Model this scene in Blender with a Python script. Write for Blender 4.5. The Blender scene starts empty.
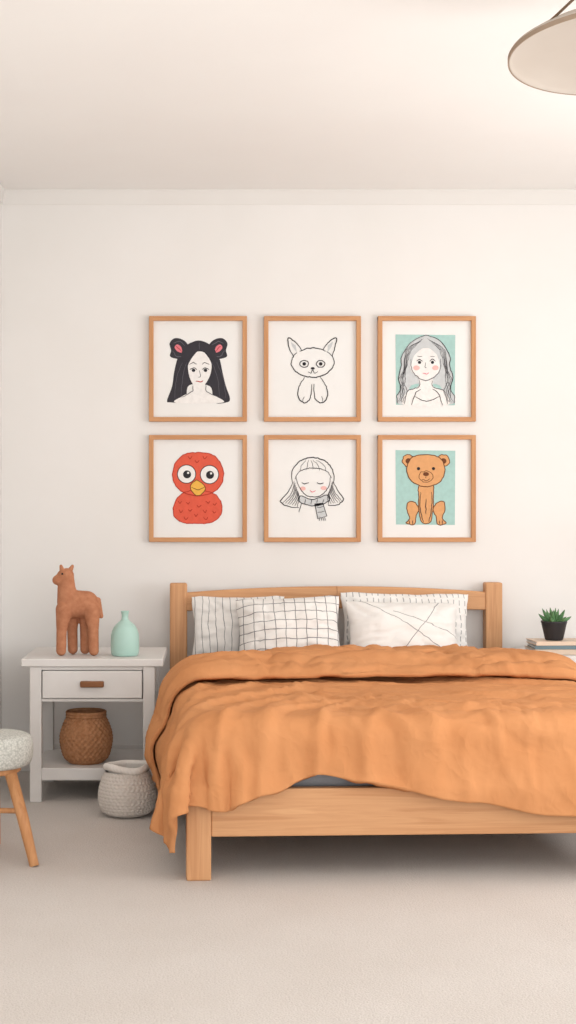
import bpy, bmesh, math, random, time
from mathutils import Vector, Matrix, noise
T0=time.time()
R=math.radians
SC=bpy.context.scene
COL=SC.collection
SC.view_settings.view_transform='Standard'
SC.view_settings.look='None'
random.seed(4)
CAMY=-6.9; F=1400.0; HC=1.275; VX=210.0
def s2l(c):
    c=c/255.0
    return c/12.92 if c<=0.04045 else ((c+0.055)/1.055)**2.4
def rgb(r,g,b): return (s2l(r),s2l(g),s2l(b),1)

# ------------------------------------------------------------ objects
def link(o,parent=None):
    COL.objects.link(o)
    if parent: o.parent=parent
    return o
def obj(name,bm,mats,parent=None,smooth=False,loc=None,rot=None):
    me=bpy.data.meshes.new(name)
    bm.normal_update(); bm.to_mesh(me); bm.free()
    if not isinstance(mats,(list,tuple)): mats=[mats]
    for m in mats: me.materials.append(m)
    if smooth:
        for p in me.polygons: p.use_smooth=True
    o=bpy.data.objects.new(name,me); link(o,parent)
    if loc: o.location=loc
    if rot: o.rotation_euler=rot
    return o
def tag(o,label,cat,group=None):
    o['label']=label; o['category']=cat
    if group: o['group']=group
    return o
def thing(name,label,cat,loc=(0,0,0),rotz=0,group=None):
    o=bpy.data.objects.new(name,None); link(o)
    o.empty_display_size=.05
    o.location=loc; o.rotation_euler=(0,0,rotz)
    return tag(o,label,cat,group)
def struct(name,bm,m,smooth=False):
    o=obj(name,bm,m,None,smooth); o['kind']='structure'; return o
def box(bm,x0,x1,y0,y1,z0,z1,bev=0.0,seg=2):
    ret=bmesh.ops.create_cube(bm,size=1.0)
    vs=ret['verts']
    for v in vs:
        v.co=Vector((x0+(v.co.x+.5)*(x1-x0),y0+(v.co.y+.5)*(y1-y0),z0+(v.co.z+.5)*(z1-z0)))
    if bev>0:
        es=list({e for v in vs for e in v.link_edges})
        bmesh.ops.bevel(bm,geom=es,offset=bev,segments=seg,affect='EDGES',profile=.5)
def nb(): return bmesh.new()
def bobj(name,m,parent,*a):
    b=nb(); box(b,*a); return obj(name,b,m,parent)
def lathe(bm,prof,seg=48,cx=0,cy=0,mod=None):
    rows=[]
    for i,(r,z) in enumerate(prof):
        if r<1e-5:
            rows.append([bm.verts.new((cx,cy,z))]); continue
        row=[]
        for k in range(seg):
            a=2*math.pi*k/seg
            rr=r+(mod(a,z,i) if mod else 0)
            row.append(bm.verts.new((cx+rr*math.cos(a),cy+rr*math.sin(a),z)))
        rows.append(row)
    for a,b in zip(rows[:-1],rows[1:]):
        for k in range(seg):
            k2=(k+1)%seg
            if len(a)==1 and len(b)==1: continue
            if len(a)==1: bm.faces.new((a[0],b[k2],b[k]))
            elif len(b)==1: bm.faces.new((a[k],a[k2],b[0]))
            else: bm.faces.new((a[k],a[k2],b[k2],b[k]))
def tube(bm,pts,rads,seg=12,cap=True):
    pts=[Vector(p) for p in pts]
    if not isinstance(rads,(list,tuple)): rads=[rads]*len(pts)
    rows=[]
    for i,p in enumerate(pts):
        d=(pts[min(i+1,len(pts)-1)]-pts[max(i-1,0)]).normalized()
        up=Vector((0,0,1)) if abs(d.z)<.95 else Vector((0,1,0))
        a=d.cross(up).normalized(); b=d.cross(a).normalized()
        rows.append([bm.verts.new(p+(a*math.cos(2*math.pi*k/seg)+b*math.sin(2*math.pi*k/seg))*rads[i]) for k in range(seg)])
    for a,b in zip(rows[:-1],rows[1:]):
        for k in range(seg):
            k2=(k+1)%seg; bm.faces.new((a[k],a[k2],b[k2],b[k]))
    if cap:
        bm.faces.new(rows[0]); bm.faces.new(list(reversed(rows[-1])))
def cat(pts,closed=False,n=6):
    out=[];N=len(pts)
    rng=range(N) if closed else range(N-1)
    for i in rng:
        if closed: p0,p1,p2,p3=[pts[(i+k-1)%N] for k in range(4)]
        else: p0,p1,p2,p3=pts[max(i-1,0)],pts[i],pts[i+1],pts[min(i+2,N-1)]
        for j in range(n):
            t=j/n
            out.append(tuple(.5*((2*b)+(-a+c)*t+(2*a-5*b+4*c-d)*t*t+(-a+3*b-3*c+d)*t**3) for a,b,c,d in zip(p0,p1,p2,p3)))
    if not closed: out.append(tuple(pts[-1]))
    return out

# ------------------------------------------------------------ materials
class NT:
    def __init__(s,name):
        s.m=bpy.data.materials.new(name); s.m.use_nodes=True
        s.t=s.m.node_tree; s.b=s.t.nodes['Principled BSDF']
        s.tc=s.t.nodes.new('ShaderNodeTexCoord')
        s.b.inputs['Specular IOR Level'].default_value=.3
    def lk(s,a,b): s.t.links.new(a,b)
    def val(s,sock,v):
        if isinstance(v,(int,float)): sock.default_value=v
        elif isinstance(v,tuple): sock.default_value=v
        else: s.lk(v,sock)
    def noise(s,scale,detail=3,vec=None,rough=.55,dist=0.):
        n=s.t.nodes.new('ShaderNodeTexNoise'); n.inputs['Scale'].default_value=scale
        n.inputs['Detail'].default_value=detail; n.inputs['Roughness'].default_value=rough; n.inputs['Distortion'].default_value=dist
        s.lk(vec if vec is not None else s.tc.outputs['Object'],n.inputs['Vector'])
        return n.outputs['Fac']
    def map(s,scale=(1,1,1),rot=(0,0,0)):
        n=s.t.nodes.new('ShaderNodeMapping'); n.inputs['Scale'].default_value=scale; n.inputs['Rotation'].default_value=rot
        s.lk(s.tc.outputs['Object'],n.inputs['Vector']); return n.outputs['Vector']
    def M(s,op,a,b=0.0,c=None):
        n=s.t.nodes.new('ShaderNodeMath'); n.operation=op
        s.val(n.inputs[0],a); s.val(n.inputs[1],b)
        if c is not None: s.val(n.inputs[2],c)
        return n.outputs[0]
    def mix(s,f,a,b):
        n=s.t.nodes.new('ShaderNodeMix'); n.data_type='RGBA'
        s.val(n.inputs[0],f); s.val(n.inputs[6],a); s.val(n.inputs[7],b); return n.outputs[2]
    def rng(s,v,a,b,c=0.,d=1.):
        n=s.t.nodes.new('ShaderNodeMapRange'); s.lk(v,n.inputs[0])
        for i,x in enumerate((a,b,c,d)): n.inputs[i+1].default_value=x
        return n.outputs[0]
    def ridge(s,scale,detail,vec,k,dist=0.):
        a=s.M('ABSOLUTE',s.M('SUBTRACT',s.noise(scale,detail,vec,.5,dist),.5))
        return s.M('MINIMUM',s.M('MULTIPLY',a,k),1.0)
    def bump(s,h,strength=.3,dist=.01):
        n=s.t.nodes.new('ShaderNodeBump'); n.inputs['Strength'].default_value=strength; n.inputs['Distance'].default_value=dist
        s.lk(h,n.inputs['Height']); s.lk(n.outputs[0],s.b.inputs['Normal'])
    def sep(s):
        n=s.t.nodes.new('ShaderNodeSeparateXYZ'); s.lk(s.tc.outputs['Object'],n.inputs[0]); return n.outputs
    def fin(s,col,rough=.6):
        s.val(s.b.inputs['Base Color'],col); s.b.inputs['Roughness'].default_value=rough; return s.m
def plain(name,c,rough=.6,c2=None,ns=6,bs=None,bd=.002,bst=.4,spec=None):
    k=NT(name)
    c2=c2 or tuple(x*.93 for x in c[:3])+(1,)
    f=k.rng(k.noise(ns,3),.3,.7)
    if bs: k.bump(k.noise(bs,2),bst,bd)
    if spec is not None: k.b.inputs['Specular IOR Level'].default_value=spec
    return k.fin(k.mix(f,c,c2),rough)
def wood(name,c1,c2,axis,rough=.5):
    k=NT(name)
    sc=[26,26,26]; sc[axis]=1.1
    n1=k.noise(1.0,4,k.map(tuple(sc)),.6,.6)
    sc2=[150,150,150]; sc2[axis]=3
    n2=k.noise(1.0,2,k.map(tuple(sc2)))
    rg=k.M('ABSOLUTE',k.M('SUBTRACT',k.M('FRACT',k.M('MULTIPLY',n1,5.)),.5))
    f=k.M('ADD',k.M('ADD',k.M('MULTIPLY',k.rng(n1,.3,.7),.45),k.M('MULTIPLY',n2,.35)),k.M('MULTIPLY',rg,.5))
    k.bump(n2,.12,.002)
    return k.fin(k.mix(f,c1,c2),rough)
OA,OB=rgb(222,173,128),rgb(188,132,88)
woodx=wood('oak_x',OA,OB,0); woody=wood('oak_y',OA,OB,1); woodz=wood('oak_z',OA,OB,2)
FA,FB=rgb(212,160,114),rgb(186,130,86)
fwx=wood('frame_oak_x',FA,FB,0); fwz=wood('frame_oak_z',FA,FB,2)
m_wall=plain('wall_paint',rgb(236,233,230),.9,rgb(232,229,225),1.6,bs=180,bd=.0006,bst=.3,spec=.1)
m_ceil=plain('ceiling_paint',rgb(246,244,241),.95,rgb(244,241,238),1.2,spec=.1)
m_trim=plain('trim_paint',rgb(230,227,223),.8,rgb(227,223,219),2,spec=.1)
def carpet():
    k=NT('carpet')
    vo=k.t.nodes.new('ShaderNodeTexVoronoi'); vo.inputs['Scale'].default_value=170
    k.lk(k.tc.outputs['Object'],vo.inputs['Vector'])
    big=k.rng(k.noise(2.5,4),.3,.7)
    fine=k.rng(k.noise(170,2),.3,.7)
    c=k.mix(big,rgb(217,211,206),rgb(211,204,198))
    c=k.mix(k.M('MULTIPLY',fine,.6),c,rgb(190,182,175))
    h=k.M('ADD',k.M('SUBTRACT',1.0,vo.outputs['Distance']),k.M('MULTIPLY',fine,.6))
    k.bump(h,.4,.0035)
    k.b.inputs['Specular IOR Level'].default_value=.05
    return k.fin(c,1.0)
m_carpet=carpet()
m_white=plain('nightstand_paint',rgb(224,221,218),.5,rgb(217,213,209),5)
m_paper=plain('paper',rgb(238,237,235),.9,rgb(234,233,230),4)
def flat(name,r,g,b): return plain(name,rgb(r,g,b),.9,tuple(x*.9 for x in rgb(r,g,b)[:3])+(1,),45)
m_ink=flat('ink',50,48,52); m_thin=flat('thin_ink',78,76,80)

# ------------------------------------------------------------ room
XL,XR,YB,ZC=-1.025,3.05,-7.7,2.862
bm=nb(); box(bm,XL-.1,XR+.1,0,.1,-.1,ZC+.1); struct('wall_back',bm,m_wall)
bm=nb(); box(bm,XL-.1,XL,YB,0,-.1,ZC+.1); struct('wall_left',bm,m_wall)
bm=nb(); box(bm,XL-.1,XR+.1,YB,.1,-.1,0); struct('floor',bm,m_carpet)
bm=nb(); box(bm,XL-.1,XR+.1,YB,.1,ZC,ZC+.1); struct('ceiling',bm,m_ceil)
bm=nb()
wy0,wy1,wz0,wz1=-3.9,-1.5,.7,2.3
box(bm,XR,XR+.1,wy1,0,-.1,ZC+.1); box(bm,XR,XR+.1,YB,wy0,-.1,ZC+.1)
box(bm,XR,XR+.1,wy0,wy1,-.1,wz0); box(bm,XR,XR+.1,wy0,wy1,wz1,ZC+.1)
struct('wall_right',bm,m_wall)
bm=nb()
for a,b in ((wy0,wy0+.06),(wy1-.06,wy1),((wy0+wy1)/2-.03,(wy0+wy1)/2+.03)): box(bm,XR+.02,XR+.08,a,b,wz0,wz1)
for a,b in ((wz0,wz0+.06),(wz1-.06,wz1)): box(bm,XR+.02,XR+.08,wy0,wy1,a,b)
struct('window_1',bm,m_trim)
bm=nb(); box(bm,XL,XR,-.014,0,0,.13,.003); struct('baseboard_back',bm,m_trim)
bm=nb(); box(bm,XL,XL+.014,YB,-.014,0,.13,.003); struct('baseboard_left',bm,m_trim)
def crown(bm,left):
    prof=[(0,-.072),(.004,-.072),(.005,-.064),(.007,-.050),(.010,-.032),(.013,-.014),(.015,-.012),(.015,0),(0,0)]
    r0,r1=[],[]
    for a,z in prof:
        if left: p=(XL+a,YB,ZC+z); q=(XL+a,-a,ZC+z)
        else: p=(XL+a,-a,ZC+z); q=(XR,-a,ZC+z)
        r0.append(bm.verts.new(p)); r1.append(bm.verts.new(q))
    n=len(prof)
    for i in range(n): bm.faces.new((r0[i],r0[(i+1)%n],r1[(i+1)%n],r1[i]))
    bmesh.ops.recalc_face_normals(bm,faces=bm.faces)
bm=nb(); crown(bm,False); struct('trim_1',bm,m_trim)
bm=nb(); crown(bm,True); struct('trim_2',bm,m_trim)

# ------------------------------------------------------------ bed
BX,BY,BR=-.194,-.13,R(2.5)
bed=thing('bed','light oak double bed with arched headboard and plain foot rail','bed',(BX,BY,0),BR)
W=1.617
for x0 in (0,W-.083):
    bm=nb(); box(bm,x0,x0+.083,-.035,.03,0,.932,.008); obj('headboard_post',bm,woodz,bed)
def arch_rail(xa,xb):
    bm=nb(); n=16; rows=[]
    for i in range(n+1):
        x=xa+(xb-xa)*i/n; t=(x-W/2)/(W/2-.083)
        zt=.886+.028*(1-t*t); zb=.795+.010*(1-t*t)
        row=[(x,-.022,zb+.004),(x,-.026,zb+.008),(x,-.026,zt-.008),(x,-.02,zt),(x,.012,zt),(x,.016,zt-.006),(x,.016,zb)]
        rows.append([bm.verts.new(p) for p in row])
    for a,b in zip(rows[:-1],rows[1:]):
        for k in range(7): bm.faces.new((a[k],a[(k+1)%7],b[(k+1)%7],b[k]))
    bm.faces.new(rows[0]); bm.faces.new(list(reversed(rows[-1])))
    bmesh.ops.recalc_face_normals(bm,faces=bm.faces)
    return bm
obj('headboard_rail',arch_rail(.083,W/2-.001),woodx,bed); obj('headboard_rail',arch_rail(W/2+.001,W-.083),woodx,bed)
bobj('lower_panel',woodx,bed,.083,W-.083,-.018,.012,.22,.55,.004)
FV=1.94; f0,f1=.028,1.69
for x0 in (f0,f1-.086):
    bobj('leg',woodz,bed,x0,x0+.086,-FV,-FV+.085,0,.316,.006)
bobj('foot_rail',woodx,bed,f0+.086,f1-.086,-FV+.008,-FV+.045,.150,.316,.005)
bobj('side_rail',woody,bed,f0+.01,f0+.04,-FV+.085,-.035,.15,.316,.004)
bobj('side_rail',woody,bed,f1-.040,f1-.010,-FV+.085,-.035,.15,.316,.004)
for i in range(12):
    y=-.12-i*.152; bobj('slat',woodx,bed,f0+.04,f1-.04,y-.07,y,.278,.298,.003)
MX0,MX1,MV0,MV1,MZ=.07,1.65,.05,1.885,.53
m_sheet=plain('grey_sheet',rgb(150,152,156),.9,rgb(138,140,146),8,bs=30,bd=.01,bst=.3)
bm=nb(); box(bm,MX0,MX1,-MV1,-MV0,.299,MZ,.05,5)
tag(obj('mattress',bm,m_sheet,None,True,(BX,BY,0),(0,0,BR)),'grey fitted mattress on the oak bed, peeking out under the orange duvet','mattress')

# ------------------------------------------------------------ duvet: real cloth settled over the bed
def sm(a,b,x):
    t=max(0,min(1,(x-a)/(b-a))); return t*t*(3-2*t)
def lerp_tab(tab,x):
    if x<=tab[0][0]: return tab[0][1]
    for (a,b),(c,d) in zip(tab[:-1],tab[1:]):
        if x<=c:
            t=(x-a)/(c-a); t=t*t*(3-2*t); return b+(d-b)*t
    return tab[-1][1]
hem=[(-.40,.14),(-.10,.235),(.06,.27),(.24,.22),(.42,.15),(.62,.19),(.95,.24),(1.25,.285),(1.7,.30)]
def VHx(x): return .48+.15*(1-sm(.02,.50,x))
def fn(x,y,z): return noise.noise(Vector((x,y,z)))
def rdg(n,k): return (1-min(1,abs(n)*k))**2
def shp(n,k): return (1-min(1,abs(n)*k))**1.6
def duvet():
    cols=[]
    def cb(x0,x1,y0,y1,z0,z1,bev=.0):
        b=nb(); box(b,x0,x1,y0,y1,z0,z1,bev,3); bmesh.ops.triangulate(b,faces=b.faces)
        o=obj('sim_collider',b,[m_sheet]); mod=o.modifiers.new('c','COLLISION')
        o.collision.thickness_outer=.012; o.collision.thickness_inner=.04; o.collision.cloth_friction=35; o.collision.damping=.7
        cols.append(o)
    cb(MX0-.01,MX1+.02,-MV1-.02,-MV0,.25,MZ,.05)
    cb(f0-.005,f1+.005,-FV-.005,-.0,.05,.316,.01)
    nx,ns=104,92
    rows=[]; bm=nb(); VF=[]; VH=[]
    for i in range(nx+1):
        xg=-.42+i/nx*2.4; VF.append(MV1+lerp_tab(hem,xg)); VH.append(VHx(.05+i/nx*1.7))
    for j in range(ns+1):
        row=[]
        for i in range(nx+1):
            a=i/nx
            v=VF[i]+(VH[i]-VF[i])*j/ns; z=.562
            xl=.06-.36*sm(.66,.90,v)+.03*sm(1.4,1.8,v); xr=1.76+.20*sm(.55,.9,v)
            x=xl+(xr-xl)*a
            n=noise.noise(Vector((x*3.5,v*2.5,z*9)))*.022+noise.noise(Vector((x*8,v*6,z*5)))*.010
            row.append(bm.verts.new((x,-v,z+n)))
        rows.append(row)
    for a,b in zip(rows[:-1],rows[1:]):
        for k in range(nx): bm.faces.new((a[k],a[k+1],b[k+1],b[k]))
    o=obj('duvet',bm,[m_duvet],None,True)
    vg=o.vertex_groups.new(name='pin')
    for j in range(ns-2,ns+1):
        for i in range(nx+1):
            if 6<i<nx-12: vg.add([j*(nx+1)+i],1.0,'REPLACE')
    md=o.modifiers.new('cloth','CLOTH'); st=md.settings
    st.quality=6; st.mass=.25; st.air_damping=1.5
    st.tension_stiffness=14; st.compression_stiffness=12; st.shear_stiffness=4; st.bending_stiffness=.6
    st.shrink_min=-.05; st.vertex_group_mass='pin'
    cs=md.collision_settings; cs.collision_quality=2; cs.distance_min=.012; cs.use_self_collision=False
    N=46
    md.point_cache.frame_start=1; md.point_cache.frame_end=N
    SC.frame_start=1; SC.frame_end=N
    for f in range(1,N+1):
        SC.frame_set(f)
        if time.time()-T0>150: print('SIM CUT',f); break
    print('SIM',f,time.time()-T0)
    dg=bpy.context.evaluated_depsgraph_get()
    me=bpy.data.meshes.new_from_object(o.evaluated_get(dg))
    o.modifiers.clear()
    for c in cols: bpy.data.objects.remove(c,do_unlink=True)
    SC.frame_set(1)
    bm=nb(); bm.from_mesh(me)
    for _ in range(1): bmesh.ops.smooth_vert(bm,verts=bm.verts,factor=.4,use_axis_x=True,use_axis_y=True,use_axis_z=True)
    # filling makes the side drape billow out beside the mattress
    for v_ in bm.verts:
        c=v_.co
        if c.x<MX0:
            k=sm(0,.06,MX0-c.x)
            c.x-=k*(.052*math.exp(-((-c.y-1.08)/.32)**2)*math.exp(-((c.z-.34)/.14)**2)+.018*sm(1.2,1.7,-c.y))
    bm.normal_update(); bm.verts.ensure_lookup_table()
    P0=[[bm.verts[j*(nx+1)+i].co.copy() for i in range(nx+1)] for j in range(ns+1)]
    N0=[[bm.verts[j*(nx+1)+i].normal.copy() for i in range(nx+1)] for j in range(ns+1)]
    bm.free()
    if N0[ns-5][nx//2].z<0: N0=[[-n for n in r] for r in N0]
    def mid(a,b): return (a+b)*.5
    def up(G):
        H=[]
        for r in G:
            q=[]
            for i in range(len(r)-1): q+= [r[i],mid(r[i],r[i+1])]
            q.append(r[-1]); H.append(q)
        O=[]
        for j in range(len(H)-1): O+= [H[j],[mid(a,b) for a,b in zip(H[j],H[j+1])]]
        O.append(H[-1]); return O
    P=up(P0); Nn=[[n.normalized() for n in r] for r in up(N0)]
    NX,NS=nx*2,ns*2
    def crease(x,y,z):
        wx=x+.09*fn(x*1.8,y*1.8,3)+.02*fn(x*6,y*6,13); wy=y+.09*fn(x*1.8,y*1.8,8)+.02*fn(x*6,y*6,18)
        th=math.atan2(wy+.45,wx+.5); rr=math.hypot(wy+.45,wx+.5)
        a=fn(th*11,rr*.9,z*1.2)
        b=fn(wx*1.6+wy*1.0,wy*7.0+wx*2.2,z*2+4)
        c=fn(th*24,rr*1.8,z*2+20)
        d=fn(wx*5+wy*7,wy*14-wx*4,z*4+30)
        e=fn(wx*13-wy*6,wy*6+wx*4,z*4+60)
        # long folds sweeping from the fold-back down to the near left corner
        u=wx*.86-wy*.50; g=fn(u*6.5,(wx*.5+wy*.86)*.7,80)
        mg=(1-sm(.35,1.0,x))*sm(.9,1.25,-y)
        m=.5+1.1*max(0,fn(x*1.6,y*1.6,50)+.35); m2=.25+1.7*max(0,fn(x*2.1,y*2.1,70)+.15); m3=.25+1.7*max(0,fn(x*2.6,y*2.6,170)+.15)
        return (.014*shp(a,4.2)-.012*rdg(b,3.4))*m*(1-.4*mg)+.010*shp(c,3.6)*m2+.006*shp(d,3.4)*m3-.005*rdg(e,3.0)*m2+.011*fn(wx*2.5,wy*2.5,z*2.5+9)+mg*(.024*shp(g,3.0)-.004)
    out=[]
    for j in range(NS+1):
        row=[]
        for i in range(NX+1):
            n=Nn[j][i]; row.append(P[j][i]+n*(crease(*P[j][i])+.010))
        out.append(row)
    def LF(x): return sm(.03,.5,x)*(1-.38*sm(1.15,1.5,x))
    for q in range(1,10):
        th=math.pi*q/10; row=[]
        for i in range(NX+1):
            r=.038*(.45+.55*LF(P[NS][i].x))
            p=out[NS][i]; n=(Nn[NS][i]*.5+Vector((0,0,.5))).normalized()
            row.append(p+Vector((0,1,0))*r*math.sin(th)+n*r*(1-math.cos(th)))
        out.append(row)
    nbk=76
    for q in range(nbk+1):
        row=[]
        for i in range(NX+1):
            i0=min(nx-1,i//2); ti=i/2-i0
            vh=VH[i0]*(1-ti)+VH[i0+1]*ti; vf=VF[i0]*(1-ti)+VF[i0+1]*ti
            xx=P[NS][i].x; s=q/nbk
            vb=1.04+.05*math.sin(xx*4.2+.6)+.06*fn(xx*3,2,2)+.014*fn(xx*11,2,5)
            v=vh+(vb-vh)*s
            jf=(v-vf)/(vh-vf)*NS; j0=max(0,min(NS-1,int(jf))); t=jf-j0
            p=P[j0][i].lerp(P[j0+1][i],t); n=Nn[j0][i].lerp(Nn[j0+1][i],t).normalized()
            lf=LF(xx)
            h=.010+.074*(.45+.55*lf)+(.016+.032*lf)*math.sin(math.pi*min(1,s*1.15))*(.6+.8*fn(xx*2.2,s*2,1)) -.008*s
            wx=xx+.06*fn(xx*2.5,s*2.0,40)+.02*fn(xx*8,s*5,45); ws=s+.08*fn(xx*3,s*2,48)
            m2=.35+1.5*max(0,fn(xx*2.2,s*2,90)+.2); m3=.35+1.5*max(0,fn(xx*2.6,s*2.6,95)+.2)
            c=-.017*rdg(fn(wx*4.2+ws*1.6,ws*1.4-wx*.8,7),3.2)+.011*shp(fn(wx*9.5-ws*1.4,ws*1.3,3),3.6)*m2+.010*shp(fn(wx*3.2,ws*5.5+wx*2,15),3.6)*m3+.006*shp(fn(wx*17+ws*3,ws*2.4-wx,25),3.2)*m3
            h+=c+.012*fn(wx*4,s*3,11)
            e=nbk-q
            if e<8: h-=.052*(1-math.sqrt(max(0,1-(1-e/8)**2)))
            h=max(h,.042)
            row.append(p+n*h)
        out.append(row)
    bm=nb(); rows=[[bm.verts.new(p) for p in r_] for r_ in out]
    for a,b in zip(rows[:-1],rows[1:]):
        for k in range(NX): bm.faces.new((a[k],a[k+1],b[k+1],b[k]))
    bmesh.ops.smooth_vert(bm,verts=bm.verts,factor=.2,use_axis_x=True,use_axis_y=True,use_axis_z=True)
    bm.normal_update()
    me=bpy.data.meshes.new('duvet'); bm.to_mesh(me); bm.free(); me.materials.append(m_duvet)
    for p in me.polygons: p.use_smooth=True
    o.vertex_groups.clear()
    o.data=me
    s=o.modifiers.new('thick','SOLIDIFY'); s.thickness=.020; s.offset=-.4
    o.location=(BX,BY,0); o.rotation_euler=(0,0,BR)
    zs=[v.co.z for v in me.vertices]; xs=[v.co.x for v in me.vertices]; ys=[v.co.y for v in me.vertices]
    print('DUVET',min(xs),max(xs),min(ys),max(ys),min(zs),max(zs),'t',time.time()-T0)
    return o
def duvmat():
    k=NT('orange_linen')
    f=k.rng(k.noise(5,4),.3,.7)
    r1=k.ridge(6,2,k.map((1,2.0,1.2),(0,0,.5)),5.,.5)
    r2=k.ridge(13,1,k.map((1.5,1,1.2),(0,0,-.5)),5.,.5)
    fine=k.noise(700,1)
    h=k.M('ADD',k.M('ADD',k.M('MULTIPLY',r1,-.5),k.M('MULTIPLY',r2,-.24)),k.M('MULTIPLY',fine,.03))
    k.bump(h,.5,.009)
    k.b.inputs['Specular IOR Level'].default_value=.08
    return k.fin(k.mix(f,rgb(208,147,100),rgb(201,138,91)),.95)
m_duvet=duvmat()
tag(duvet(),'rumpled burnt orange duvet with folded back top spread over the bed','duvet')

# ------------------------------------------------------------ pillows
def pillow_mat(kind):
    k=NT('pillow_'+kind); x,y,z=k.sep()
    am=.024 if kind=='grid' else .034
    w=k.M('MULTIPLY',k.M('SUBTRACT',k.noise(7,2),.5),am)
    w2=k.M('MULTIPLY',k.M('SUBTRACT',k.noise(9,2,k.map((1,1,1),(0,1,1))),.5),am)
    xx=k.M('ADD',x,w); zz=k.M('ADD',z,w2)
    def per(c,p,th,off=0.):
        q=k.M('PINGPONG',k.M('ADD',c,10+off),p/2)
        return k.M('LESS_THAN',q,th)
    def ln(a,b,c,th):
        return k.M('LESS_THAN',k.M('ABSOLUTE',k.M('ADD',k.M('ADD',k.M('MULTIPLY',xx,a),k.M('MULTIPLY',zz,b)),c)),th)
    if kind=='stripe':
        f=k.M('MULTIPLY',per(xx,.034,.0017),.7); dark=rgb(88,86,92)
    elif kind=='grid':
        f=k.M('MAXIMUM',per(xx,.048,.0017),per(zz,.044,.0017)); f=k.M('MULTIPLY',f,.8); dark=rgb(60,62,70)
    elif kind=='tick':
        f=k.M('MULTIPLY',per(xx,.030,.0024),k.M('LESS_THAN',k.M('PINGPONG',k.M('ADD',zz,10.),.018),.012)); f=k.M('MULTIPLY',f,.6); dark=rgb(105,103,108)
    else:
        f=ln(.55,.83,-.150,.0019)
        f=k.M('MAXIMUM',f,ln(.78,-.62,.060,.0019))
        f=k.M('MAXIMUM',f,k.M('MULTIPLY',ln(.35,.94,-.215,.0017),k.M('GREATER_THAN',x,-.06)))
        f=k.M('MULTIPLY',f,.7); dark=rgb(85,83,88)
    r1=k.ridge(5,1,k.map((1,1,1.6),(0,.6,0)),5.,.5)
    h=k.M('ADD',k.M('MULTIPLY',r1,.5),k.M('MULTIPLY',k.noise(500,1),.03))
    k.bump(h,.4,.010)
    k.b.inputs['Specular IOR Level'].default_value=.1
    return k.fin(k.mix(f,rgb(236,233,229),dark),.9)
def pillow(kind,label,xc,yc,z,w,h,T,lean,yaw=0,roll=0,seed=0):
    n=48
    def P(u,v,s):
        e=.085
        x=w/2*u*(1-e*(1-v*v)*u*u); zz=h/2*v*(1-e*.9*(1-u*u)*v*v)
        cn=sm(.75,1,abs(u))*sm(.75,1,abs(v)); x*=1-.03*cn; zz*=1-.05*cn
        t=T/2*(max(0,1-abs(u)**3)**.6)*(max(0,1-abs(v)**3)**.6)
        ang=math.atan2(v,u); ed=max(abs(u),abs(v)); rad=math.hypot(u,v)
        nn=noise.noise(Vector((u*1.8+seed,v*1.8,s*3)))*.014
        cr=-.015*rdg(noise.noise(Vector((math.cos(ang)*3+seed,math.sin(ang)*3,rad*.8))),3.2)*sm(.2,.8,rad)
        cr-=.010*rdg(noise.noise(Vector((u*2+v*1.4+seed,v*3-u,5))),3.5)
        pk=math.sin(ang*16+seed+3*math.sin(ang*3))*.006*sm(.55,.93,ed)*(1-sm(.97,1,ed))
        t=t+(nn+pk+cr)*(1-ed**6)
        t*= .85+.25*(1-(v+1)/2)
        rip=.018*noise.noise(Vector((ang*4,seed,1)))*sm(.8,1,ed)
        return Vector((x*(1+rip),s*max(t,0.001 if ed<1 else 0),zz*(1+rip)+h/2))
    bm=nb(); F_={}
    for s in (-1,1):
        for i in range(n+1):
            for j in range(n+1):
                u=math.sin((2*i/n-1)*math.pi/2*.98)/math.sin(math.pi/2*.98); v=math.sin((2*j/n-1)*math.pi/2*.98)/math.sin(math.pi/2*.98)
                edge=i in(0,n) or j in (0,n)
                if edge and s==1: F_[s,i,j]=F_[-1,i,j]; continue
                F_[s,i,j]=bm.verts.new(P(u,v,s))
        for i in range(n):
            for j in range(n):
                q=[F_[s,i,j],F_[s,i+1,j],F_[s,i+1,j+1],F_[s,i,j+1]]
                if s==1: q.reverse()
                bm.faces.new(q)
    o=obj('pillow',bm,pillow_mat(kind),None,True,(xc,yc,z),(R(-lean),R(roll),R(yaw)))
    return tag(o,label,'pillow','pillows leaning on the headboard')
def X(px,d): return (px-VX)*d/F
pillow('stripe','white pillow with thin dark vertical stripes, nearest the nightstand with the toy',X(239,6.6),-.262,.552,.46,.335,.14,14,2,0,1)
pillow('tick','white pillow with fine dashed stripes behind the crossed line pillow',X(408,6.6),-.245,.552,.64,.35,.13,14,2.5,1,5)
pillow('grid','white pillow with hand drawn black grid lines',X(291,6.42),-.462,.552,.50,.35,.21,20,-2,-2.5,9)
pillow('cross','plain white pillow with a few thin crossing lines, on the right in front',X(406,6.42),-.440,.552,.545,.325,.22,20,5,1.5,13)

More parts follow.
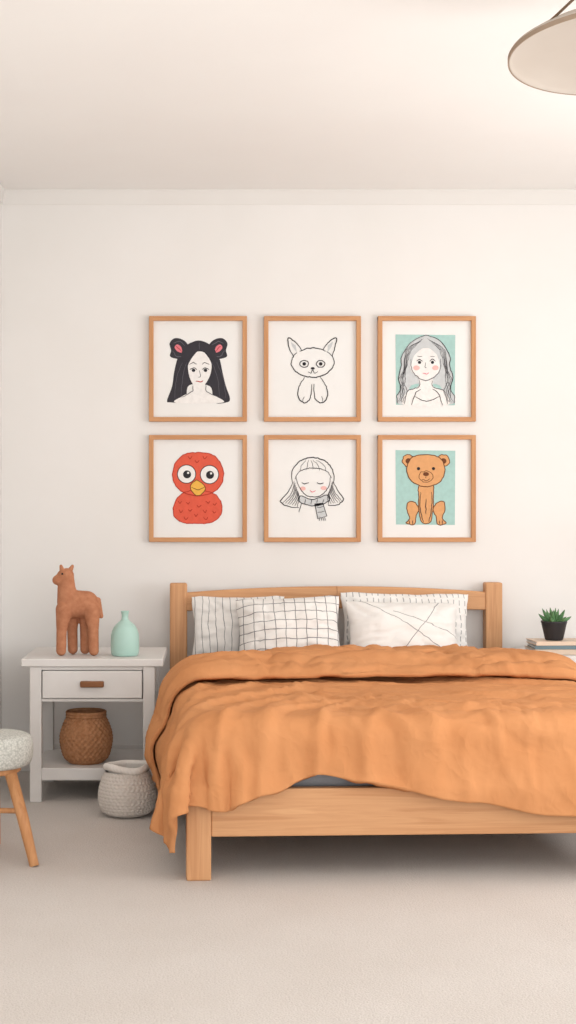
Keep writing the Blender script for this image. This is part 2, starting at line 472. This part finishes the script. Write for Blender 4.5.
# ------------------------------------------------------------ nightstands
m_handle=wood('walnut',rgb(150,100,62),rgb(112,70,42),0)
def nightstand(xc,yf,dp,H,label):
    w=.622
    t=thing('nightstand',label,'nightstand',(xc,yf+dp/2,0),0,'painted bedside tables')
    y0,y1=-dp/2,dp/2
    bobj('table_top',m_white,t,-w/2,w/2,y0,y1,H-.034,H,.004)
    for sx in (-1,1):
        for yy in (y0+.012,y1-.012-.05):
            xa=-.275 if sx<0 else .223
            bobj('leg',m_white,t,xa,xa+.052,yy,yy+.05,0,H-.034,.004)
    bobj('side_panel',m_white,t,-.268,-.25,y0+.062,y1-.062,.445,H-.034)
    bobj('side_panel',m_white,t,.25,.268,y0+.062,y1-.062,.445,H-.034)
    bobj('back_panel',m_white,t,-.223,.223,y1-.03,y1-.015,.454,H-.034)
    bobj('bottom_panel',m_white,t,-.25,.25,y0+.02,y1-.03,.442,.454)
    bobj('top_rail',m_white,t,-.223,.223,y0+.018,y0+.045,H-.050,H-.034)
    d=nb(); box(d,-.219,.219,y0+.008,y0+.028,.457,H-.053,.004)
    dr=obj('drawer',d,m_white,t)
    bobj('handle',m_handle,dr,-.052,.052,y0-.014,y0+.009,.507,.534,.006,3)
    bobj('shelf',m_white,t,-.262,.262,y0+.02,y1-.02,.095,.149,.004)
    return t
nightstand(-.517,-.766,.54,.631,'pale grey nightstand with one drawer, holding the brown toy camel')
nightstand(1.485+.311,-.455,.425,.612,'pale bedside table at the right edge, under the books and small plant')

# ------------------------------------------------------------ toy animal
m_felt=plain('brown_felt',rgb(192,134,102),.95,rgb(174,116,86),40,bs=260,bd=.002,bst=.6,spec=.03)
m_blk=plain('black_bead',rgb(28,24,22),.3)
def toy():
    t=thing('toy_camel','brown felt toy camel standing beside the mint vase','toy',(X(78,6.30),-.60,.631))
    q=1/222.
    bm=nb()
    def p(px,py,y=0): return Vector(((px-78)*q,y*q,(655-py)*q))
    def cap(a,b,ra,rb,n=10):
        for i in range(n+1):
            s=i/n; c=a.lerp(b,s); r=(ra+(rb-ra)*s)*q
            bmesh.ops.create_icosphere(bm,subdivisions=3,radius=r,matrix=Matrix.Translation(c))
    cap(p(70,605),p(87,604),12.5,12.5); cap(p(76,600),p(87,601),11,11.2,5)
    cap(p(68.5,601),p(66.5,588),11.5,9.2,6); cap(p(66.5,588),p(66.5,576),9.2,7.5,6); cap(p(66.5,574.5),p(64,575),7.6,7.2,3); cap(p(64,575.5),p(57.3,579,-2),6.2,4.9,7)
    cap(p(62.5,569,-4),p(61.5,564.8,-5),2.7,1.8,5); cap(p(70,569,4),p(72,565.3,5),2.7,1.8,5)
    for (a,b,c,yy) in ((65,62.5,62,-8),(71,71.5,72,8),(92,94,94.5,-8),(87,84.5,84.5,8)):
        cap(p(a,608,yy*.7),p(b,628,yy),8.8,5.4,10); cap(p(b,628,yy),p(c,648.8,yy),5.4,5.1,8)
    cap(p(98,599),p(101,615),3.0,2.6,6)
    me=bpy.data.meshes.new('body'); bm.to_mesh(me); bm.free()
    o=bpy.data.objects.new('body',me); link(o)
    md=o.modifiers.new('r','REMESH'); md.mode='VOXEL'; md.voxel_size=.0027; md.use_smooth_shade=True
    s=o.modifiers.new('sm','SMOOTH'); s.iterations=14; s.factor=.6
    dg=bpy.context.evaluated_depsgraph_get(); dg.update()
    m2=bpy.data.meshes.new_from_object(o.evaluated_get(dg)); o.modifiers.clear(); o.data=m2
    mz=min(v.co.z for v in m2.vertices)
    for v in m2.vertices: v.co.z+= .001-mz
    m2.materials.clear(); m2.materials.append(m_felt)
    for pl in m2.polygons: pl.use_smooth=True
    o.parent=t
    bm=nb(); bmesh.ops.create_uvsphere(bm,u_segments=12,v_segments=8,radius=.0045); obj('eye',bm,m_blk,t,True,p(63,573.5,-7.0))
toy()
# ------------------------------------------------------------ vase
k=NT('mint_glaze'); k.b.inputs['Specular IOR Level'].default_value=.4
m_vase=k.fin(k.mix(k.rng(k.noise(9,2),.3,.7),rgb(176,208,198),rgb(167,201,190)),.4)
bm=nb(); lathe(bm,cat([(0.0,0),(.05,0),(.060,.006),(.0635,.03),(.0635,.07),(.061,.10),(.050,.128),(.034,.146),(.021,.157),(.0160,.166),(.0150,.182),(.0185,.198),(.0165,.200),(.0115,.195),(.011,.165),(0,.155)],False,4),56)
tag(obj('vase',bm,m_vase,None,True,(X(125,6.28),-.62,.631)),'small mint green bottle vase with narrow neck on the nightstand','vase')

# ------------------------------------------------------------ baskets
m_rat=plain('rattan',rgb(182,134,98),.85,rgb(156,108,74),60,bs=140,bd=.001,spec=.1)
def smooth_prof(p,n=8): return cat(p,False,n)
t=thing('woven_basket','round brown woven rattan basket on the lower nightstand shelf','basket',(X(85,6.24),-.60,.150))
prof=smooth_prof([(.076,.0),(.102,.03),(.117,.09),(.115,.135),(.098,.185),(.082,.212)],18)
bm=nb(); lathe(bm,[(0,.003)]+prof,200,mod=lambda a,z,i:(.0034*math.sin(a*28+(math.pi if int(z/.014)%2 else 0))*abs(math.sin(math.pi*z/.014)) if z>.01 else 0))
lathe(bm,[(.076,.212),(.090,.18),(.104,.12),(.092,.03),(0,.01)],60)
obj('basket_body',bm,m_rat,t,True)
bm=nb()
for k_,(rr,zz) in enumerate(((.084,.212),(.084,.225))):
    tube(bm,[(rr*math.cos(a*math.pi/24),rr*math.sin(a*math.pi/24),zz) for a in range(49)],.0085,10,False)
obj('rim',bm,m_rat,t,True)

def knitmat(n,a,b):
    k=NT(n); f=k.rng(k.noise(9,2),.3,.7)
    k.b.inputs['Specular IOR Level'].default_value=.03; k.b.inputs['Sheen Weight'].default_value=.1
    return k.fin(k.mix(f,a,b),1.)
m_knit=knitmat('beige_knit',rgb(219,211,203),rgb(209,201,193))
t=thing('knitted_basket','squat grey beige knitted basket with rolled rim on the carpet by the bed','basket',(X(127,5.9),-1.0,0))
def stitch(a,z,i):
    if z<.006: return 0
    row=int(z/.014); u=(z%.014)/.014
    return .0042*abs(math.sin(a*18+(math.pi/2 if row%2 else 0)+(.6 if row%2 else -.6)*u))*math.sin(math.pi*u)**.6+.003*math.sin(a*2+1)*sm(.1,.19,z)
prof=smooth_prof([(.080,.003),(.106,.022),(.119,.065),(.117,.108),(.104,.150),(.088,.186)],22)
bm=nb(); lathe(bm,[(0,.002)]+prof,300,mod=stitch)
obj('basket_body',bm,m_knit,t,True)
bm=nb(); R0=[]
sec=[(.080,.183),(.089,.182),(.096,.188),(.097,.198),(.091,.208),(.083,.211),(.075,.204),(.074,.190),(.085,.14),(.09,.08),(.06,.02)]
sec=cat(sec,False,4); ng=200
for (r_,z_) in sec:
    row=[]
    for g in range(ng):
        a=2*math.pi*g/ng; s_=sm(.15,.185,z_)
        rr=r_+s_*(.0020*abs(math.sin(a*20+z_*90))+.003*math.sin(a*2+1)+.002*math.sin(a*5)); zz=z_+s_*(.005*math.sin(a*2+.6)+.003*math.sin(a*3+2)+.006)
        row.append(bm.verts.new((rr*math.cos(a),rr*math.sin(a),zz)))
    R0.append(row)
for a,b in zip(R0[:-1],R0[1:]):
    for g in range(ng): bm.faces.new((a[g],a[(g+1)%ng],b[(g+1)%ng],b[g]))
bm.faces.new(R0[-1])
obj('collar',bm,knitmat('pale_knit',rgb(233,228,222),rgb(224,218,211)),t,True)

# ------------------------------------------------------------ stool
m_leg=wood('stool_oak',rgb(220,166,118),rgb(188,130,84),2)
def stoolmat():
    k=NT('woven_wool'); x,y,z=k.sep()
    vo=k.t.nodes.new('ShaderNodeTexVoronoi'); vo.inputs['Scale'].default_value=130; k.lk(k.tc.outputs['Object'],vo.inputs['Vector'])
    f=k.rng(vo.outputs['Distance'],.0,1.)
    k.bump(k.M('SUBTRACT',1.,vo.outputs['Distance']),.25,.0015)
    k.b.inputs['Specular IOR Level'].default_value=.05
    return k.fin(k.mix(f,rgb(220,219,212),rgb(164,165,158)),.98)
t=thing('stool','round stool with textured pale cushion and splayed wooden legs','stool',(-.812,-1.72,0))
bm=nb(); lathe(bm,smooth_prof([(0.001,.334),(.08,.334),(.130,.338),(.150,.354),(.157,.384),(.157,.415),(.150,.440),(.132,.453),(.08,.459),(.001,.461)],6),64)
obj('seat',bm,stoolmat(),t,True)
bm=nb(); lathe(bm,[(0,.314),(.105,.314),(.112,.320),(.112,.335),(0,.335)],48); obj('seat_base',bm,m_leg,t)
LG=[(.180,-.140),(-.175,-.110),(-.01,.20)]
for sx,sy in LG:
    bm=nb(); tube(bm,[(sx*.47,sy*.47,.318),(sx*.75,sy*.75,.16),(sx,sy,0)],[.022,.021,.017],16); obj('leg',bm,m_leg,t,True)
for (a,b) in ((0,1),(1,2)):
    bm=nb(); tube(bm,[(LG[a][0]*.70,LG[a][1]*.70,.19),(LG[b][0]*.70,LG[b][1]*.70,.19)],.010,12); obj('stretcher',bm,m_leg,t,True)

# ------------------------------------------------------------ books and plant on the right
def book(name,label,xc,yc,z,w,d,h,c,rz):
    t=thing(name,label,'book',(xc,yc,z),R(rz),'books under the small plant')
    bm=nb()
    sec=[(-d/2,0),(d/2,0),(d/2,.003),(-d/2+.004,.003),(-d/2+.004,h-.003),(d/2,h-.003),(d/2,h),(-d/2,h)]
    a=[bm.verts.new((-w/2,y,zz)) for y,zz in sec]; b=[bm.verts.new((w/2,y,zz)) for y,zz in sec]
    for i in range(8): bm.faces.new((a[i],a[(i+1)%8],b[(i+1)%8],b[i]))
    bm.faces.new(a); bm.faces.new(list(reversed(b))); bmesh.ops.recalc_face_normals(bm,faces=bm.faces)
    obj('cover',bm,plain('cover',rgb(*c),.5),t)
    bobj('pages',m_paper,t,-w/2+.004,w/2-.004,-d/2+.0045,d/2-.005,.0032,h-.0032)
BZ=.613
book('book','pale beige hardback book at the bottom of the stack under the plant',1.655,-.31,BZ,.30,.2,.024,(214,194,174),2)
book('book','teal grey hardback book in the middle of the stack under the plant',1.652,-.31,BZ+.025,.28,.19,.016,(112,134,142),-2)
book('book','cream hardback book on top of the stack, directly under the pot',1.64,-.31,BZ+.042,.26,.18,.018,(230,206,184),3)
t=thing('potted_succulent','spiky green succulent in a small black pot on the books','plant',(X(554,6.58),-.32,BZ+.061))
bm=nb(); lathe(bm,[(0,0),(.038,0),(.042,.003),(.059,.080),(.061,.083),(.061,.090),(.056,.090),(.052,.074),(0,.072)],40)
obj('pot',bm,plain('black_pot',rgb(54,52,54),.5),t,True)
bm=nb(); lathe(bm,[(0,.076),(.053,.075)],24); obj('soil',bm,plain('soil',rgb(70,52,40),1),t)
bm=nb()
for ring,(n,el,L,w) in enumerate(((6,22,.092,.0155),(5,44,.086,.015),(3,64,.070,.013),(1,84,.058,.011))):
    for i in range(n):
        a=2*math.pi*i/n+ring*.5+random.uniform(-.15,.15); e=R(el+random.uniform(-6,6))
        pts=[];rr=[]
        for j in range(7):
            s=j/6; rad=.006+L*s*math.cos(e)*(1-.15*s); zz=.074+L*s*math.sin(e)+.010*s*s
            pts.append((rad*math.cos(a),rad*math.sin(a),zz)); rr.append(w*(.6+.9*s-1.5*s*s)+.0004 if s<1 else .0005)
        tube(bm,pts,rr,8)
obj('leaves',bm,plain('succulent',rgb(106,146,98),.5,rgb(72,112,72),30),t,True)

# ------------------------------------------------------------ pendant lamp
m_sh=plain('pendant_shade',rgb(194,184,174),.95,rgb(188,177,166),3,spec=.02); m_rimm=plain('pendant_rim',rgb(160,140,122),.8,spec=.03)
m_cord=plain('cord_fabric',rgb(120,96,74),.8)
t=thing('pendant_lamp','wide shallow round beige pendant lamp hanging from the ceiling','lamp',(1.177,-2.9,2.582))
rx=R(-4)
bm=nb(); lathe(bm,smooth_prof([(0.001,.066),(.06,.065),(.15,.056),(.24,.036),(.295,.014),(.311,.002),(.313,.0)],5)+[(.317,0),(.318,.010)]+smooth_prof([(.314,.020),(.25,.056),(.16,.078),(.06,.087),(.001,.088)],5),96)
s_=obj('lamp_shade',bm,m_sh,t,True); s_.rotation_euler=(rx,0,0)
bm=nb(); lathe(bm,[(.316,-.001),(.3195,-.001),(.3195,.012),(.316,.012),(.316,-.001)],96)
o=obj('rim',bm,m_rimm,t,False); o.rotation_euler=(rx,0,0)
for a in (217,337,97):
    p=Vector((.312*math.cos(R(a)),.312*math.sin(R(a)),.018)); p.rotate(Matrix.Rotation(rx,3,'X'))
    bm=nb(); tube(bm,[p,(p.x*.12,p.y*.12,.258)],.0042,8); obj('cord',bm,m_cord,t,True)
bm=nb(); lathe(bm,[(0,.251),(.05,.251),(.055,.255),(.055,.279),(0,.279)],40); obj('ceiling_canopy',bm,m_sh,t,True)

# ------------------------------------------------------------ framed drawings
Q=1/203.8
class Draw:
    def __init__(s,cx,cy,cols):
        s.cx,s.cy=cx,cy; s.bm=nb(); s.cols=cols; s.names=list(cols)
        s.mats=[cols[n] for n in s.names]
    def v(s,p,l): return s.bm.verts.new(((p[0]-s.cx)*Q,-.0005*l,-(p[1]-s.cy)*Q))
    def poly(s,pts,c,l,smooth=True):
        if smooth: pts=cat(pts,True,6)
        f=s.bm.faces.new([s.v(p,l) for p in pts]); f.material_index=s.names.index(c)
        f.normal_update()
        if f.normal.y>0: f.normal_flip()
    def ell(s,x,y,rx,ry,c,l,rot=0):
        cr,sr=math.cos(R(rot)),math.sin(R(rot)); pts=[]
        for i in range(28):
            a=2*math.pi*i/28; u,w=rx*math.cos(a),ry*math.sin(a); pts.append((x+u*cr-w*sr,y+u*sr+w*cr))
        s.poly(pts,c,l,False)
    def line(s,pts,w,c,l,closed=False,smooth=True):
        w*=.85
        if smooth: pts=cat(pts,closed,6)
        if closed: pts=list(pts)+[pts[0]]
        P=[Vector(p[:2])+Vector((noise.noise(Vector((p[0]*.35,p[1]*.35,l))),noise.noise(Vector((p[0]*.35,p[1]*.35,l+9)))))*.8 for p in pts]; L=[];n=len(P)
        for i in range(n):
            if closed and i in (0,n-1): d=P[1]-P[n-2]
            else: d=P[min(i+1,n-1)]-P[max(i-1,0)]
            if d.length<1e-6: d=Vector((1,0))
            d.normalize(); nn=Vector((-d.y,d.x))*w/2
            if not closed: nn*= .55+.45*math.sin(math.pi*min(1,max(0,i/(n-1))))
            L.append((s.v(P[i]+nn,l),s.v(P[i]-nn,l)))
        for a,b in zip(L[:-1],L[1:]):
            f=s.bm.faces.new((a[0],a[1],b[1],b[0])); f.material_index=s.names.index(c)
    def oell(s,x,y,rx,ry,w,c,l,rot=0):
        cr,sr=math.cos(R(rot)),math.sin(R(rot))
        s.line([(x+rx*math.cos(a)*cr-ry*math.sin(a)*sr,y+rx*math.cos(a)*sr+ry*math.sin(a)*cr) for a in [2*math.pi*i/16 for i in range(16)]],w,c,l,True)
PAL=dict(ink=m_ink,thin=m_thin,white=flat('paint_white',242,239,236),pink=flat('paint_pink',230,130,140),blush=flat('paint_blush',240,190,184),
  mint=flat('paint_mint',172,208,202),grey=flat('paint_grey',206,209,210),red=flat('paint_red',226,98,76),dred=flat('paint_dark_red',184,60,48),
  yellow=flat('paint_yellow',238,184,84),bear=flat('paint_bear',224,166,114),brown=flat('paint_brown',112,68,44),hair=flat('paint_black_hair',60,58,64),hl=flat('paint_hair_light',104,102,110))
def frame(x0,x1,y0,y1,label,art):
    cx,cy=(x0+x1)/2,(y0+y1)/2; w,h=(x1-x0)*Q,(y1-y0)*Q
    t=thing('picture_frame',label,'picture',((cx-VX)*Q,-.0015,HC-(cy-512)*Q),0,'framed drawings above the bed')
    b=.022
    bobj('frame_rail',fwx,t,-w/2,w/2,-.03,0,h/2-b,h/2,.002); bobj('frame_rail',fwx,t,-w/2,w/2,-.03,0,-h/2,-h/2+b,.002)
    bobj('frame_stile',fwz,t,-w/2,-w/2+b,-.0302,0,-h/2+.001,h/2-.001,.002); bobj('frame_stile',fwz,t,w/2-b,w/2,-.0302,0,-h/2+.001,h/2-.001,.002)
    pp=bobj('paper',m_paper,t,-w/2+b-.003,w/2-b+.003,-.010,-.004,-h/2+b-.003,h/2-b+.003)
    D=Draw(cx,cy,PAL); art(D); obj('drawing',D.bm,D.mats,pp,False,(0,-.0105,0))
def art1(D):
    D.poly([(186,346),(198,340),(211,345),(219,357),(223,374),(226,386),(230,398),(227,402),(214,402),(210,386),(189,385),(185,401),(170,402),(167,400),(172,386),(174,372),(178,357)],'hair',1)
    # two loose coiled buns at the sides of the head with a pink tie in each
    for sx,x in ((-1,180),(1,217)):
        D.poly([(x-sx*9,351),(x-sx*7,343),(x-sx*1,338.5),(x+sx*6,338),(x+sx*10.5,343),(x+sx*9,350),(x+sx*10,356),(x+sx*3,358.5),(x-sx*4,359)],'hair',2)
        D.line([(x-sx*5,345),(x+sx*1,341),(x+sx*7,343)],.8,'hl',4); D.line([(x+sx*7.5,350),(x+sx*3,356),(x-sx*4,355)],.8,'hl',4)
        D.poly([(x-sx*2,352),(x-sx*1,346.5),(x+sx*3,344),(x+sx*5.5,347),(x+sx*2.5,351)],'pink',3); D.line([(x-sx*1,351),(x+sx*1.5,347.5),(x+sx*4,345.5)],.8,'dred',4)
    D.poly([(193,384),(205,384),(206,391),(216,396),(222,402.5),(176,402.5),(182,396),(192,391)],'white',3)
    D.poly([(199,351),(207,354),(211.5,364),(210,375),(205,384),(199,388.5),(193,384),(189,375),(188,364),(191,355)],'white',4)
    D.poly([(184,347),(199,340.5),(214,348),(217,362),(214.5,374),(211,362),(206,354),(200,349.5),(193,356),(188,365),(185.5,376),(181,362)],'hair',5)
    for x in (176,182,218,224): D.line([(198+(x-198)*.72,362),(x,380),(x+(x-198)*.06,398)],.5,'hl',6)
    D.line([(199,342),(199.5,349)],.6,'hl',6)
    for x in (193.5,205.5):
        D.ell(x,370,1.8,1.6,'ink',6); D.line([(x-3.6,369.5),(x,367.3),(x+3.6,369.5)],1,'ink',6); D.line([(x-3.6,364),(x,362.3),(x+3.6,364)],.8,'ink',6)
    D.line([(199.5,370),(200.5,376),(198.5,376.5)],.7,'thin',6); D.line([(196,380.5),(199.5,381.6),(203,380.3)],1.2,'dred',6)
    D.line([(182,397),(192,391),(193,385)],.8,'thin',6); D.line([(206,385),(206.5,391),(216,396)],.8,'thin',6)
def art2(D):
    w=1.3
    D.line([(297,352),(293,357),(291.5,364),(296,371),(304,375.5),(313,377),(322,375.5),(330,370.5),(334.5,363),(332.5,356),(327,351)],w,'ink',2)
    D.line([(300,351),(306,348.5),(313,347.5),(320,348.5),(326,351)],w,'ink',2)
    D.line([(294,357),(289.5,347),(288.5,337.5),(296,342),(302,350)],w,'ink',2); D.line([(332,356),(335.5,346),(336.5,337.5),(329,341.5),(323,349.5)],w,'ink',2)
    D.poly([(297,352),(292.5,346),(291.0,341.5),(296,345)],'grey',1,False); D.poly([(328,352),(332,346),(333.5,341),(328,345)],'grey',1,False)
    for x in (304.5,321): D.oell(x,363.5,4.3,3.4,1,'ink',2); D.ell(x,363.5,1.8,1.8,'ink',2)
    D.ell(313,368,2,1.3,'ink',2); D.line([(308,371.5),(311,372.6),(313,370),(315,372.6),(318,371.5)],.9,'ink',2)
    D.line([(305,377),(300,385),(298,394),(301,401),(307,402),(311,396),(312,384)],w,'ink',2)
    D.line([(321,377),(326,385),(328,394),(325,401),(319,402),(315,396),(314,384)],w,'ink',2)
    D.line([(303,401),(304,396)],.7,'ink',2); D.line([(323,401),(322,396)],.7,'ink',2)
def art3(D):
    def S(p): return [(426+(x-426)*.86,363+(y-363)*.86) for x,y in p]
    D.poly([(396,334),(456,334.5),(455.5,405),(396.5,404.5)],'mint',1,False)
    OL=[(402,356),(402,366),(399,377),(401,388),(397.5,396),(398,403)]; OR_=[(450,355),(450.5,366),(453.5,377),(451,388),(455,396),(454.5,403)]
    D.poly([(411,342),(426,335),(441,341)]+OR_+[(443,403),(440,385),(412,385),(409,403)]+OL[::-1],'grey',2)
    D.poly([(420,378),(433,378),(434,386),(445,391),(448,405),(405,405),(408,391),(419,386)],'white',3)
    D.poly(S([(426,345),(438,348),(444,358),(443,370),(436,379),(426,383),(416,379),(409,370),(408,358),(414,348)]),'white',4)
    D.poly([(412,343),(426,337),(440,343),(445,360),(441,366),(437,354),(426,347),(415,355),(411,366),(407,360)],'grey',5)
    D.line([(411,342),(426,335),(441,341)]+OR_,1,'thin',6); D.line([(411,342)]+OL,1,'thin',6)
    for k in range(5):
        w_=1.6 if k%2 else -1.6
        D.line([(424-k*1.5,338+k),(412-k*1.3,350),(407-k*.8,366+k),(405-k+w_,380),(406-k*1.2-w_,391),(404-k*1.1+w_,402)],.6,'thin',6); D.line([(428+k*1.5,338+k),(440+k*1.3,350),(445+k*.8,366+k),(447+k-w_,380),(446+k*1.2+w_,391),(448+k*1.1-w_,402)],.6,'thin',6)
    D.line(S([(409,358),(410,370),(417,379),(426,383),(436,379),(443,370),(444,358)]),.9,'thin',6)
    D.ell(417,367.5,3.2,2.4,'blush',5); D.ell(436,367.5,3.2,2.4,'blush',5)
    for x in (420,433): D.ell(x,362,1.6,1.6,'ink',6); D.line([(x-3,361),(x,359),(x+3,361)],1,'ink',6); D.line([(x-2.5,356),(x+2.5,356)],.6,'thin',6)
    D.line([(426.5,362),(425.5,367),(427.3,367.5)],.7,'thin',6); D.line([(423.5,372.5),(426.5,373.7),(429.5,372.5)],1.1,'pink',6)
    D.line([(412,405),(416,393),(421,389)],.9,'ink',6); D.line([(443,405),(439,393),(433,389)],.9,'ink',6); D.line([(415,396),(427,401),(440,396)],.9,'ink',6)
    D.line([(420,380),(419,387),(408,391),(405,404)],.8,'thin',6); D.line([(433,380),(434,387),(445,391),(448,404)],.8,'thin',6)
def art4(D):
    D.poly([(174,505),(180,495),(190,491),(205,491),(216,495),(222,505),(220,516),(211,522.5),(197,523.5),(183,522.5),(174,516)],'red',1)
    D.poly([(198,452.5),(213,455),(222,466),(223,480),(215,491),(198,496),(181,491),(173,480),(174,466),(183,455)],'red',2)
    D.line([(198,452.5),(213,455),(222,466),(223,480),(215,491),(198,496),(181,491),(173,480),(174,466),(183,455)],1,'dred',3,True)
    D.line([(174,505),(180,495),(190,491),(205,491),(216,495),(222,505),(220,516),(211,522.5),(197,523.5),(183,522.5),(174,516)],.9,'dred',3,True)
    for x,y in ((186.5,474),(209.5,474.5)): D.ell(x,y,9.6,9.6,'ink',3); D.ell(x,y,8.8,8.8,'white',4); D.ell(x+.5,y+.3,4,4,'ink',5); D.ell(x+1.6,y-1.2,1.1,1.1,'white',6)
    D.poly([(197,480),(204,485),(205,490),(198,496),(191,490),(191,485)],'yellow',5); D.line([(191,487),(198,489.5),(205,487)],.8,'brown',6)
    D.line([(197,480),(204,485),(205,490),(198,496),(191,490),(191,485)],.8,'brown',6,True)
    for i,(x,y) in enumerate([(180,502),(188,503),(208,502),(215,504),(181,511),(190,510),(199,506),(205,511),(214,512),(186,518),(196,515),(206,518),(197,461),(190,457),(205,457)]):
        D.line([(x-2,y-1),(x,y+1.4),(x+2,y-1)],1,'dred',4)
def art5(D):
    D.line([(293,483),(292,472),(298,463),(306,458.5),(315,457.5),(325,460.5),(332,468),(334.5,478),(333,484)],1.3,'ink',2)
    D.line([(293,482),(289,491),(283,498),(280.5,502),(286,505.5),(292,507),(299,507)],1.2,'ink',2); D.line([(333.5,482),(338,490),(342,496),(344,500),(339,504),(333,505.5),(328,505)],1.2,'ink',2)
    for k in range(7):
        D.line([(294.5+k*.7,481+k*2),(292+k*1.3,493+k),(283+k*2.4,503+k*.6)],.8,'thin',2); D.line([(332.5-k*.6,481+k*2),(335-k*1.2,492+k),(342.5-k*2.2,501+k*.6)],.8,'thin',2)
    D.line([(296,476),(299,486),(305,494),(314,497),(323,494),(329,486),(331,476)],1,'ink',2)
    D.line([(295,479),(299,472),(306,469),(314,468),(322,469),(328,472),(332,478)],.9,'ink',2)
    for k in range(5): x=300+k*6.6; D.line([(311+(x-313)*.35,460),(x+(313-x)*.15,465),(x,469.5+abs(k-2)*.8)],.6,'thin',2)
    D.line([(302,482.5),(305.5,484),(309,482.5)],1.1,'ink',3); D.line([(317,482.5),(320.5,484),(324,482.5)],1.1,'ink',3)
    D.ell(303,488.5,3,2,'blush',1); D.ell(324,488,3,2,'blush',1); D.line([(310,490.5),(313,491.8),(316,490.5)],1,'pink',3)
    D.poly([(301,496),(313,499.5),(327,495),(329,501),(315,506),(300,502)],'grey',2); D.line([(301,496),(313,499.5),(327,495),(329,501),(315,506),(300,502)],1,'ink',3,True)
    D.poly([(315,504),(323,503),(327,516),(318,519)],'grey',2,False); D.line([(315,504),(323,503),(327,516),(318,519)],1,'ink',3,True,False)
    for k in range(4): D.line([(306+k*6,499),(305+k*6,504)],.7,'ink',4); D.line([(319+k*2,517),(320+k*2.1,521)],.7,'ink',4)
    D.line([(317,508),(324,506)],.7,'ink',4); D.line([(318,513),(325,511)],.7,'ink',4); D.line([(302,503),(299,512)],.9,'ink',2)
def art6(D):
    D.poly([(396,450),(456,450.5),(455.5,525),(396.5,524.5)],'mint',1,False)
    for x in (409,444): D.ell(x,460.5,6.2,6.0,'bear',2); D.oell(x,460.5,6.2,6.0,.9,'brown',3); D.ell(x,460.9,3.0,2.8,'brown',3)
    for s in (-1,1):
        c=426.5
        L=[(c+s*7,509),(c+s*12,502),(c+s*18,502.5),(c+s*19,510),(c+s*16.5,518),(c+s*20,523),(c+s*12,524.5),(c+s*10,516)]
        D.poly(L,'bear',2); D.line(L,1,'brown',3,True)
        D.line([(c+s*5.5,492),(c+s*6,505),(c+s*4,517),(c+s*2.5,522)],.9,'ink',5)
    B=[(420,484),(433,484),(434,497),(433.5,510),(431.5,521),(426.5,524),(421.5,521),(419.5,510),(419,497)]
    D.poly(B,'bear',3); D.line(B,.9,'brown',4,True)
    H=[(413.5,457),(426,454.5),(439,457),(445,466),(444,477),(437,484),(426,486.5),(416,484),(409,477),(407.5,466)]
    D.poly(H,'bear',5); D.line(H,1,'brown',6,True)
    D.ell(419,468.5,1.6,1.6,'ink',7); D.ell(434,468.5,1.6,1.6,'ink',7)
    D.ell(426.5,474,3,2,'brown',7); D.line([(426.5,476),(426.5,478.5)],.8,'brown',7); D.line([(422.5,479),(426.5,480.5),(430.5,479)],.8,'brown',7)
    D.oell(426.5,476.5,7,5.5,.7,'brown',6)
    D.line([(426.5,499),(426.5,514)],.9,'ink',6)
    for x in (410,413,440,443): D.line([(x,520.5),(x,524)],.8,'ink',6)
frame(149,247,316,421.5,'framed drawing of a girl with long black hair and two pink tied buns',art1)
frame(264,361,316,421.5,'framed black line drawing of a cat with pointed ears',art2)
frame(378,476,316,421.5,'framed drawing of a girl with long grey hair on mint paper',art3)
frame(149,247,435,542,'framed drawing of a red owl with big round white eyes',art4)
frame(264,361,435,542,'framed line drawing of a smiling child with bob hair and scarf',art5)
frame(378,476,435,542,'framed drawing of a sitting orange bear on mint paper',art6)

# ------------------------------------------------------------ light
w=bpy.data.worlds.new('World'); SC.world=w; w.use_nodes=True
w.node_tree.nodes['Background'].inputs[0].default_value=(1,.992,.985,1); w.node_tree.nodes['Background'].inputs[1].default_value=1.1
def area(name,loc,rot,sx,sy,e,c):
    l=bpy.data.lights.new(name,'AREA'); l.shape='RECTANGLE'; l.size=sx; l.size_y=sy; l.energy=e; l.color=c
    o=bpy.data.objects.new(name,l); link(o); o.location=loc; o.rotation_euler=rot; return o
area('window_daylight',(XR-.05,-2.5,1.35),(0,R(117),0),1.3,2.4,62,(.99,.99,.985))
area('rear_fill',(1.0,-7.5,1.5),(R(96),0,0),3.8,2.2,88,(.99,.99,.985))  # fill lamp added behind the camera to brighten the room; no window modelled there

# ------------------------------------------------------------ camera
cd=bpy.data.cameras.new('Camera'); cam=bpy.data.objects.new('Camera',cd); link(cam)
cam.location=(0,CAMY,HC); cam.rotation_euler=(R(90),0,0)
cd.sensor_fit='VERTICAL'; cd.sensor_height=24; cd.sensor_width=24; cd.lens=F*24/1024
cd.shift_x=(288-VX)/1024; cd.clip_start=.05
SC.camera=cam
print('TOTAL',time.time()-T0)
